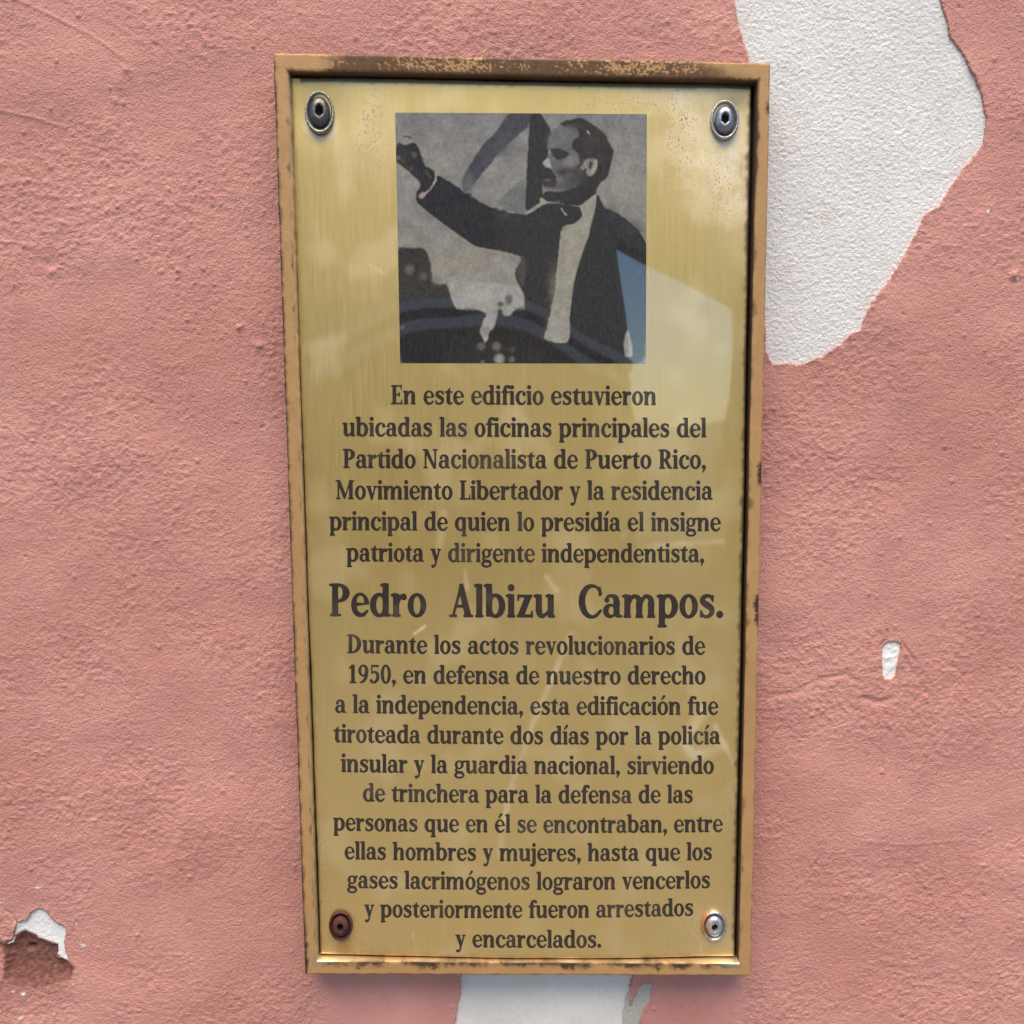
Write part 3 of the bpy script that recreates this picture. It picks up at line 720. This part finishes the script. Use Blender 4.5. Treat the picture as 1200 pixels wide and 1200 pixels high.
class Gl:
    def __init__(s, w): s.d = np.full(LX.shape, 9.0); s.w = w
    def add(s, d, k=.045):
        h = np.clip(.5 + .5 * (s.d - d) / k, 0, 1); s.d = s.d + (d - s.d) * h - k * h * (1 - h); return s
    def sub(s, d): s.d = np.maximum(s.d, -d); return s
    def box(s, x0, y0, x1, y1, sub=False, r=.015):
        qx = np.abs(LX - (x0 + x1) / 2) - (x1 - x0) / 2 + r; qy = np.abs(LY - (y0 + y1) / 2) - (y1 - y0) / 2 + r
        d = np.hypot(np.maximum(qx, 0), np.maximum(qy, 0)) + np.minimum(np.maximum(qx, qy), 0) - r
        return s.sub(d) if sub else s.add(d)
    def ring(s, cx, cy, rx, ry, ix, iy, irx, iry, clip=None):
        e = lambda a, b, c, d_: (np.hypot((LX - a) / c, (LY - b) / d_) - 1) * min(c, d_)
        d = np.maximum(e(cx, cy, rx, ry), -e(ix, iy, irx, iry))
        if clip is not None: d = np.maximum(d, clip)
        return s.add(d)
    def ell(s, cx, cy, rx, ry, sub=False):
        d = (np.hypot((LX - cx) / rx, (LY - cy) / ry) - 1) * min(rx, ry)
        return s.sub(d) if sub else s.add(d)
    def seg(s, x0, y0, x1, y1, r0, r1=None):
        r1 = r0 if r1 is None else r1
        d, t = seg_dist(LX, LY, (x0, y0), (x1, y1)); return s.add(d - (r0 + (r1 - r0) * t))
    def path(s, pts, rs):
        P = np.array(pts, float); n = len(P); dd = np.full(LX.shape, 9.0)
        ex = np.concatenate([[2 * P[0] - P[1]], P, [2 * P[-1] - P[-2]]])
        prev = None
        for i in range(n - 1):
            p0, p1, p2, p3 = ex[i:i + 4]
            for t in np.linspace(0, 1, 7):
                c = .5 * (2 * p1 + (p2 - p0) * t + (2 * p0 - 5 * p1 + 4 * p2 - p3) * t * t + (3 * p1 - p0 - 3 * p2 + p3) * t ** 3)
                r = rs[i] + (rs[i + 1] - rs[i]) * t
                if prev is not None:
                    d, tt = seg_dist(LX, LY, prev[0], c); dd = np.minimum(dd, d - (prev[1] + (r - prev[1]) * tt))
                prev = (c, r)
        return s.add(dd)
    def poly(s, pts): return s.add(poly_sdf(LX, LY, pts))
    def stem(s, x, y0, y1, w=.27): return s.box(x, y0, x + w, y1)
    def foot(s, x0, x1, y=0.0, h=.09): return s.box(x0 + .03, y, x1 - .03, y + h)
    def flag(s, x, y): return s.poly([(x - .12, y - .02), (x + .08, y + .03), (x + .1, y - .16), (x - .02, y - .12), (x - .12, y - .1)])
    def acute(s, x, y=1.18): return s.seg(x - .09, y, x + .1, y + .26, .045, .095)

def clipx(x, right=True): return (x - LX) if right else (LX - x)
def glyphs():
    g = {}
    def n_arch(a, x): a.path([(x - .02, .66), (x + .1, .90), (x + .27, .93), (x + .415, .80), (x + .425, .55)], [.05, .075, .085, .12, .135]); a.stem(x + .29, 0, .66); a.foot(x + .22, x + .64)
    a = Gl(1.04); a.stem(.09, 0, 1.0); a.flag(.1, 1.0); a.foot(.02, .44); n_arch(a, .36); g['n'] = a
    a = Gl(1.62); a.stem(.09, 0, 1.0); a.flag(.1, 1.0); a.foot(.02, .43); n_arch(a, .36); n_arch(a, .92); g['m'] = a
    a = Gl(1.04); a.stem(.09, 0, 1.45); a.flag(.1, 1.44); a.foot(.02, .44); n_arch(a, .36); g['h'] = a
    a = Gl(.74); a.stem(.09, 0, 1.0); a.flag(.1, 1.0); a.foot(.02, .47); a.path([(.32, .6), (.42, .84), (.58, .93)], [.05, .08, .08]); a.ell(.6, .85, .125, .125); g['r'] = a
    def afun():
        a = Gl(.93); a.path([(.18, .78), (.26, .93), (.44, .955), (.62, .86), (.66, .62)], [.05, .06, .07, .12, .135]); a.ell(.2, .76, .105, .105)
        a.stem(.525, .08, .7); a.seg(.68, .09, .88, .05, .085, .045); a.ring(.34, .29, .31, .31, .41, .30, .145, .2); return a
    g['a'] = afun()
    a = Gl(1.02); a.stem(.09, .03, 1.45); a.flag(.1, 1.44); a.ring(.54, .5, .44, .53, .51, .5, .185, .40, clipx(.2)); g['b'] = a
    a = Gl(1.02); a.stem(.09, -.42, 1.0); a.flag(.1, 1.0); a.ring(.54, .5, .44, .53, .51, .5, .185, .40, clipx(.2)); a.foot(.0, .48, -.42); g['p'] = a
    a = Gl(1.02); a.stem(.63, 0, 1.45); a.flag(.64, 1.44); a.ring(.46, .5, .43, .53, .49, .5, .185, .40, clipx(.78, False)); a.seg(.8, .05, 1.0, .05, .05, .04); g['d'] = a
    a = Gl(1.02); a.stem(.63, -.42, .99); a.ring(.46, .5, .43, .53, .49, .5, .185, .40, clipx(.78, False)); a.foot(.5, 1.0, -.42); g['q'] = a
    a = Gl(.86); a.ring(.47, .5, .43, .53, .55, .52, .24, .42); a.box(.60, .26, 1.3, .70, True); a.ell(.7, .78, .125, .125); a.seg(.6, .05, .78, .22, .07, .035); g['c'] = a
    def efun():
        a = Gl(.88); a.ell(.45, .5, .42, .53)
        up = np.maximum((np.hypot((LX - .46) / .185, (LY - .66) / .27) - 1) * .18, .585 - LY - .12 * (LX - .45))
        lo = np.maximum((np.hypot((LX - .53) / .245, (LY - .46) / .34) - 1) * .24, LY - .485 - .12 * (LX - .45))
        op = np.maximum(np.maximum(.6 - LX, LY - .485 - .12 * (LX - .45)), .25 - LY)
        a.sub(up); a.sub(lo); a.sub(op); a.seg(.6, .06, .8, .24, .06, .035); return a
    g['e'] = efun()
    def ofun():
        a = Gl(.92); a.ring(.46, .5, .43, .53, .46, .5, .175, .42); return a
    g['o'] = ofun()
    a = Gl(.60); a.stem(.14, 0, 1.1); a.path([(.275, 1.05), (.33, 1.30), (.5, 1.39), (.62, 1.36)], [.135, .11, .07, .06]); a.ell(.62, 1.29, .115, .115); a.foot(.05, .54); a.box(.0, .87, .58, .985); g['f'] = a
    a = Gl(.90); a.ring(.42, .67, .36, .35, .42, .67, .15, .26); a.seg(.66, .88, .82, .93, .05, .09); a.path([(.22, .38), (.14, .24), (.26, .12)], [.05, .075, .09])
    a.seg(.26, .1, .66, .05, .1, .1); a.ring(.43, -.15, .42, .27, .44, -.15, .25, .135); g['g'] = a
    def ifun(dot=True):
        a = Gl(.46); a.stem(.1, 0, 1.0); a.flag(.11, 1.0); a.foot(.02, .46)
        if dot: a.ell(.23, 1.3, .15, .15)
        return a
    g['i'] = ifun(); a = ifun(False); a.acute(.26); g['í'] = a
    a = afun(); a.acute(.45); g['á'] = a
    a = efun(); a.acute(.46); g['é'] = a
    a = ofun(); a.acute(.47); g['ó'] = a
    a = Gl(.47); a.stem(.11, -.2, 1.0); a.flag(.12, 1.0); a.path([(.245, -.1), (.2, -.32), (.02, -.38)], [.135, .1, .06]); a.ell(.02, -.31, .1, .1); a.ell(.24, 1.3, .15, .15); g['j'] = a
    a = Gl(.46); a.stem(.1, 0, 1.45); a.flag(.11, 1.44); a.foot(.02, .46); g['l'] = a
    a = Gl(.80); a.path([(.64, .8), (.56, .93), (.4, .96), (.22, .87), (.2, .7), (.4, .55), (.6, .41), (.62, .2), (.44, .05), (.24, .07), (.13, .22)], [.045, .06, .07, .1, .12, .14, .125, .1, .07, .06, .045])
    a.seg(.665, .95, .665, .72, .045, .03); a.seg(.115, .05, .115, .3, .045, .03); g['s'] = a
    a = Gl(.62); a.poly([(.14, .2), (.41, .2), (.41, 1.22), (.34, 1.22), (.14, .95)]); a.box(.0, .87, .59, .985); a.path([(.275, .25), (.33, .1), (.46, .06), (.6, .13)], [.135, .11, .065, .035]); g['t'] = a
    a = Gl(1.04); a.stem(.1, .25, 1.0); a.flag(.11, 1.0); a.stem(.66, 0, 1.0); a.flag(.67, 1.0); a.path([(.235, .3), (.29, .12), (.46, .07), (.68, .25)], [.135, .12, .08, .045]); a.foot(.7, 1.02); g['u'] = a
    a = Gl(.86); a.poly([(.04, .98), (.33, .98), (.53, .3), (.45, -.03), (.38, -.03)]); a.poly([(.66, .98), (.78, .98), (.5, -.03), (.42, -.03)]); a.foot(-.03, .42, .91); a.foot(.53, .88, .91); g['v'] = a
    a = Gl(.86); a.poly([(.04, .98), (.33, .98), (.55, .3), (.47, -.03), (.38, -.03)]); a.poly([(.66, .98), (.78, .98), (.44, -.22), (.36, -.3), (.34, -.2)]); a.foot(-.03, .42, .91); a.foot(.53, .88, .91)
    a.path([(.42, -.1), (.34, -.3), (.2, -.38)], [.06, .07, .07]); a.ell(.17, -.32, .11, .11); g['y'] = a
    a = Gl(.82); a.box(.08, .88, .74, .99); a.box(.05, 0, .77, .12); a.poly([(.44, .95), (.73, .95), (.36, .05), (.06, .05)]); a.seg(.1, .95, .1, .74, .045, .03); a.seg(.74, .04, .74, .27, .045, .03); g['z'] = a
    H = 1.42
    a = Gl(.96); a.stem(.14, 0, H); a.box(.02, H - .1, .84, H); a.box(.02, 0, .88, .1); a.box(.4, .68, .68, .78); a.seg(.81, H - .03, .81, 1.12, .05, .03); a.seg(.85, .03, .85, .34, .05, .03); a.seg(.66, .58, .66, .88, .035); g['E'] = a
    a = Gl(.86); a.stem(.14, 0, H); a.box(.02, 0, .84, .1); a.box(.0, H - .09, .56, H); a.seg(.81, .03, .81, .38, .05, .03); g['L'] = a
    def pfun(w=1.0):
        a = Gl(w); a.stem(.14, 0, H); a.foot(.01, .58); a.box(.0, H - .09, .5, H); a.ring(.45, 1.02, .5, .41, .42, 1.02, .22, .31, clipx(.3)); return a
    g['P'] = pfun()
    a = pfun(1.1); a.poly([(.42, .68), (.68, .68), (1.02, .06), (.76, .02)]); a.foot(.76, 1.12); g['R'] = a
    a = Gl(1.22); a.ring(.42, .71, .72, .72, .38, .71, .44, .61, clipx(.3)); a.stem(.14, 0, H); a.foot(.0, .5); a.box(.0, H - .09, .5, H); g['D'] = a
    a = Gl(1.22); a.stem(.16, 0, H, .12); a.stem(.92, 0, H, .12); a.poly([(.08, H), (.38, H), (1.04, .02), (1.0, -.03), (.84, -.03)]); a.foot(.02, .42); a.foot(.76, 1.18, H - .09); a.box(.0, H - .09, .3, H); g['N'] = a
    a = Gl(1.52); a.stem(.16, 0, H, .12); a.stem(1.09, 0, H, .27); a.poly([(.1, H), (.36, H), (.82, .3), (.72, .02), (.66, .02)]); a.poly([(1.12, H), (1.24, H), (.76, .02), (.68, .02)]); a.foot(.0, .42); a.foot(.96, 1.48); a.box(.0, H - .09, .3, H); a.box(1.15, H - .09, 1.48, H); g['M'] = a
    a = Gl(1.18); a.poly([(.5, 1.46), (.66, 1.46), (1.05, .03), (.76, .03), (.47, 1.2)]); a.poly([(.5, 1.3), (.56, 1.15), (.24, .03), (.13, .03)]); a.box(.3, .42, .82, .53); a.foot(-.02, .4); a.foot(.66, 1.16); g['A'] = a
    a = Gl(1.14); a.ring(.61, .71, .58, .75, .70, .71, .38, .63); a.box(.86, .34, 1.5, 1.02, True); a.seg(1.0, 1.28, 1.02, .98, .07, .04); a.seg(.8, .06, 1.06, .3, .06, .035); g['C'] = a
    a = Gl(.82); a.stem(.28, 0, H); a.poly([(.08, 1.2), (.08, 1.1), (.35, 1.22), (.5, H), (.38, H)]); a.foot(.1, .74); g['1'] = a
    a = Gl(.90); a.ring(.44, .98, .41, .46, .42, .98, .165, .35); a.path([(.70, 1.0), (.66, .5), (.46, .16), (.2, .05)], [.135, .12, .09, .05]); g['9'] = a
    a = Gl(.90); a.poly([(.2, H), (.76, H), (.8, 1.27), (.2, 1.25)]); a.box(.17, .74, .27, H); a.path([(.24, .80), (.46, .88), (.68, .70), (.68, .32), (.42, .06), (.18, .1)], [.05, .08, .125, .13, .08, .06]); a.ell(.17, .2, .115, .115); g['5'] = a
    a = Gl(.90); a.ring(.45, .71, .41, .74, .45, .71, .165, .63); g['0'] = a
    a = Gl(.40); a.ell(.19, .13, .155, .155); a.seg(.27, .08, .13, -.26, .09, .03); g[','] = a
    a = Gl(.40); a.ell(.19, .14, .155, .155); g['.'] = a
    return g

def contour(d):
    """filled marching squares of d < 0: (verts, polys); whole cells of a row run together"""
    V, Pn, vid = [], [], {}
    def vert(key, p):
        if key not in vid: vid[key] = len(V); V.append(p)
        return vid[key]
    ny_, nx_ = d.shape
    ins = d < 0
    def corner(i, j): return vert((i, j), (LX[j, i], LY[j, i]))
    def cross(i0, j0, i1, j1):
        a, b = d[j0, i0], d[j1, i1]; t = a / (a - b)
        return vert((min(i0, i1), min(j0, j1), i0 != i1), (LX[j0, i0] + (LX[j1, i1] - LX[j0, i0]) * t, LY[j0, i0] + (LY[j1, i1] - LY[j0, i0]) * t))
    s = ins[:-1, :-1].astype(int) + ins[:-1, 1:] + ins[1:, 1:] + ins[1:, :-1]
    for j in range(ny_ - 1):
        i = 0
        while i < nx_ - 1:
            if s[j, i] == 0: i += 1; continue
            if s[j, i] == 4:
                k = i
                while k < nx_ - 1 and s[j, k] == 4: k += 1
                Pn.append([corner(i, j), corner(k, j), corner(k, j + 1), corner(i, j + 1)]); i = k; continue
            c = [(i, j), (i + 1, j), (i + 1, j + 1), (i, j + 1)]
            out = []
            for a in range(4):
                p, q_ = c[a], c[(a + 1) % 4]
                if ins[p[1], p[0]]: out.append(corner(*p))
                if ins[p[1], p[0]] != ins[q_[1], q_[0]]: out.append(cross(*p, *q_))
            if len(out) >= 3: Pn.append(out)
            i += 1
    return np.array(V), Pn

GLY = {}
for ch, gl in glyphs().items():
    v_, p_ = contour(gl.d - .012); GLY[ch] = (v_, p_, gl.w)
LINES = [  # text, left, baseline, right, baseline, x-height (photo pixels)
    ('En este edificio estuvieron', 458.5, 473.6, 768.3, 474.6, 15.6), ('ubicadas las oficinas principales del', 401.5, 511, 827.3, 512.2, 15.6), ('Partido Nacionalista de Puerto Rico,', 402, 548.2, 827, 549, 15.6),
    ('Movimiento Libertador y la residencia', 393.6, 584.6, 835, 585.4, 15.5), ('principal de quien lo presidía el insigne', 386, 620.8, 844.3, 622, 15.4), ('patriota y dirigente independentista,', 406, 657.4, 824.8, 658.4, 15.3),
    ('Pedro  Albizu  Campos.', 386, 721.3, 847, 723.2, 26.5), ('Durante los actos revolucionarios de', 407, 764.5, 826, 766.4, 15.1), ('1950, en defensa de nuestro derecho', 409, 799.6, 826.3, 801, 15.0), ('a la independencia, esta edificación fue', 393, 834.6, 841.5, 836.8, 15.0),
    ('tiroteada durante dos días por la policía', 391, 869.2, 844, 871.4, 14.9), ('insular y la guardia nacional, sirviendo', 399.5, 903.8, 836.3, 906, 14.8), ('de trinchera para la defensa de las', 425.5, 938, 811.3, 939.8, 14.7), ('personas que en él se encontraban, entre', 390.3, 972.6, 847, 974.4, 14.6),
    ('ellas hombres y mujeres, hasta que los', 404, 1006.2, 834, 1007.2, 14.5), ('gases lacrimógenos lograron vencerlos', 406.8, 1040, 831.8, 1040.2, 14.4), ('y posteriormente fueron arrestados', 427, 1073.6, 812, 1072.2, 14.3), ('y encarcelados.', 533.8, 1107.2, 704, 1107.6, 14.2)]
ink = mat_ink()
SPACE = .52
for text, xl, yl, xr, yr, xh in LINES:
    pen = 0; VV, PP, nv = [], [], 0
    OFF = []
    for k_, ch in enumerate(text):
        if ch == ' ': pen += SPACE; continue
        v_, p_, w_ = GLY[ch]
        VV.append(v_ + np.array([pen, 0])); PP += [[i + nv for i in p] for p in p_]; nv += len(v_); OFF.append(np.full(len(v_), (k_ % 2) * .00003)); pen += w_ + .01
    v = np.concatenate(VV)
    mn, mx = v[:, 0].min(), v[:, 0].max()
    t = (v[:, 0] - mn) / (mx - mn)
    px = xl + (xr - xl) * t; py = yl + (yr - yl) * t - v[:, 1] * xh
    x, z = at(px, py, PLATE_Y)
    y = plate_y(x, z) - .00010 - np.concatenate(OFF)
    o = link('text_line', mesh_np('text_line', np.stack([x, y, z], -1), polys=PP, smooth_shade=False), ink, plate)

# screws ---------------------------------------------------------------------------
def lathe(prof_, n=56, sx=1.0, sz=1.3, hexfrom=None, teeth=0.0):
    V, Q = [], []
    ang = np.arange(n) / n * 2 * np.pi
    hx = 1.0 / np.maximum(np.cos((ang + np.pi / 6) % (np.pi / 3) - np.pi / 6), .5) * .93
    for k, (r, y) in enumerate(prof_):
        rr = r * (hx if hexfrom is not None and k >= hexfrom else 1.0)
        if teeth and k in (1, 2): rr = rr * (1 + teeth * (np.sin(ang * 26) > .2))
        V.append(np.stack([rr * np.cos(ang) * sx, np.full(n, y), rr * np.sin(ang) * sz], -1))
    i = np.arange(n)
    for k in range(len(prof_) - 1):
        Q.append(np.stack([k * n + i, (k + 1) * n + i, (k + 1) * n + (i + 1) % n, k * n + (i + 1) % n], -1))
    return np.concatenate(V), np.concatenate(Q)

steel_d = mat_metal('dark_steel', (.15, .145, .145), .3, (.62, .72))
steel_g = mat_metal('grey_steel', (.34, .35, .37), .28, (.68, .76))
rusty = mat_metal('rusted_steel', (.11, .04, .03), .4, (.30, .52), (.055, .013, .009))
zinc = mat_metal('bright_zinc', (.80, .81, .83), .22, (.36, .46), (.22, .09, .03), side=True)
wash_d = mat_metal('dull_washer_steel', (.44, .42, .38), .34, (.55, .7), (.11, .06, .035))
wash_g = mat_metal('grey_washer_steel', (.52, .52, .50), .3, (.58, .7), (.12, .09, .06))
wash_z = mat_metal('bright_washer_zinc', (.80, .80, .79), .26, (.36, .46), (.24, .10, .03), side=True)
RECESS_SHADE = [.85, .6, .8, .35]
specs = [  # centre px, half width, stretch, tilt (about x, about z), screw metal, washer metal, label
    (374.5, 132.5, 16.0, 1.50, -7, 6, steel_d, wash_d, 'dark steel screw and washer at the upper left of the plate'),
    (849.0, 141.5, 15.6, 1.42, -6, -5, steel_g, wash_g, 'grey steel screw and notched washer at the upper right of the plate'),
    (399.5, 1083.5, 14.4, 1.30, 0, 2, rusty, rusty, 'rusty red brown screw and washer at the lower left of the plate'),
    (836.5, 1084.0, 15.2, 1.26, 0, -2, zinc, wash_z, 'bright zinc screw and washer with rust on one side at the lower right')]
for (px, py, hw, st, tx, tz, ms, mw, lab), dk_ in zip(specs, RECESS_SHADE):
    x, z = at(px, py, PLATE_Y); x = float(x); z = float(z)
    R = hw / F_PX * .61
    y = float(plate_y(np.array(x), np.array(z)))
    # button head with a six-sided socket
    prof_ = [(.70 * R, -.0010), (.71 * R, -.0020), (.66 * R, -.0030), (.56 * R, -.0039), (.44 * R, -.0044), (.33 * R, -.0046), (.29 * R, -.0045), (.27 * R, -.0042), (.26 * R, -.0010), (.02 * R, -.0006)]
    v, q_ = lathe(prof_, 60, 1, st, 6)
    s = link('screw', mesh_np('screw', v, q_, attrs={'recess_shade': np.repeat(np.array([.9, .8, .35, .1, 0, 0, 0, .3, 1, 1]) * ([dk_] * 8 + [1, 1]), 60)}), ms, plaque)
    s['label'] = lab
    # cup washer: raised outer lip, groove, inner seat
    wp = [(1.0 * R, .0008), (1.0 * R, -.0012), (.98 * R, -.0024), (.93 * R, -.0029), (.87 * R, -.0026), (.80 * R, -.0010), (.74 * R, -.0006), (.60 * R, -.0006)]
    v, q_ = lathe(wp, 104, 1, st, None, .035 if mw is not rusty else .02)
    w = link('washer', mesh_np('washer', v, q_, attrs={'recess_shade': np.repeat(np.array([.7, .4, 0, 0, .2, .8, .8, .9]) * dk_, 104)}), mw, s)
    s.location = (x, y, z)
    s.rotation_euler = (math.radians(tx), 0, math.radians(tz))
    sh = link('shank', mesh_np('shank', *lathe([(.5 * R, .010), (.5 * R, -.0012), (.3 * R, -.0013)], 24, 1, st)), steel_d, s)

# ------------------------------------------------------------------ the street that lights the wall and shows in the brass
pave = link('pavement', box_mesh('pavement', [(-60, 60, -120, 0.0, -.2, 0)]), mat_plain('grey_concrete_pavement', (.105, .112, .115), (.155, .163, .166), 3.0), None)
pave['kind'] = 'structure'

def facade():
    b = empty('street_building', 'pale yellow building across the street, seen only mirrored in the brass plate', 'building')
    D = -9.0
    # wall pieces butt round an invented passage, jamb and lintel slanted to mirror a wedge of sky
    def prism(poly, y0, y1, name, mat):
        n = len(poly); V = [(x, y0, z) for x, z in poly] + [(x, y1, z) for x, z in poly]
        P = [list(range(n)), [n + i for i in range(n)][::-1]] + [[i, n + i, n + (i + 1) % n, (i + 1) % n] for i in range(n)]
        return link(name, mesh_np(name, V, polys=P, smooth_shade=False), mat, b)
    wallm = mat_plain('pale_stucco', (.27, .23, .165), (.34, .29, .21), 1.5)
    basem = mat_plain('ochre_base', (.36, .28, .17), (.42, .33, .2), 1.5)
    x0, x1, zt = 1.35, 2.6, 3.33
    prism([(-14, 1.0), (x0 + .25, 1.0), (x0, zt), (x0, 4.7), (-14, 4.7)], D - .5, D, 'wall', wallm)
    prism([(x0, zt), (x1, zt - .65), (x1, 4.7), (x0, 4.7)], D - .499, D - .001, 'wall', wallm)
    prism([(x1, 1.0), (14, 1.0), (14, 4.7), (x1, 4.7)], D - .5, D, 'wall', wallm)
    prism([(-14, 0), (x0 + .25, 0), (x0 + .25, 1.0), (-14, 1.0)], D - .5, D + .05, 'wall', basem)
    prism([(x1, 0), (14, 0), (14, 1.0), (x1, 1.0)], D - .5, D + .05, 'wall', basem)
    slab = mat_plain('white_reflection_band', (.60, .60, .585), (.66, .66, .645), 4)
    def reflection_rib(zc, th, y0, y1):  # unseen balcony bands, arched to shape the reflection in the plate
        xa = np.linspace(-4.2, 1.47, 40); zt_ = zc - .15 * (xa + .5) ** 2; V, Q = [], []
        for k, (x_, z_) in enumerate(zip(xa, zt_)):
            V += [(x_, y0, z_), (x_, y1, z_), (x_, y1, z_ - th), (x_, y0, z_ - th)]
            if k: a = 4 * k; Q += [(a - 4 + m_, a - 4 + (m_ + 1) % 4, a + (m_ + 1) % 4, a + m_) for m_ in range(4)]
        Q += [(3, 2, 1, 0), tuple(len(V) - 4 + m_ for m_ in range(4))]
        link('reflection_band', mesh_np('reflection_band', V, Q, smooth_shade=False), slab, b)
    reflection_rib(2.76, .10, D + .02, D + .35); reflection_rib(2.56, .11, D + .02, D + .30)
    dk = mat_plain('dark_window_shutters', (.05, .055, .06), (.09, .09, .09), 8, .3)
    for wx in (-6.2, -4.2, -2.4, -.6):
        link('window', box_mesh('window', [(wx - .45, wx + .45, D - .02, D + .03, 3.2, 4.6)]), dk, b)
    for wx in (-5.2, -1.2, 4.2):
        link('door', box_mesh('door', [(wx - .5, wx + .5, D - .02, D + .08, .02, 2.3)]), dk, b)
facade()
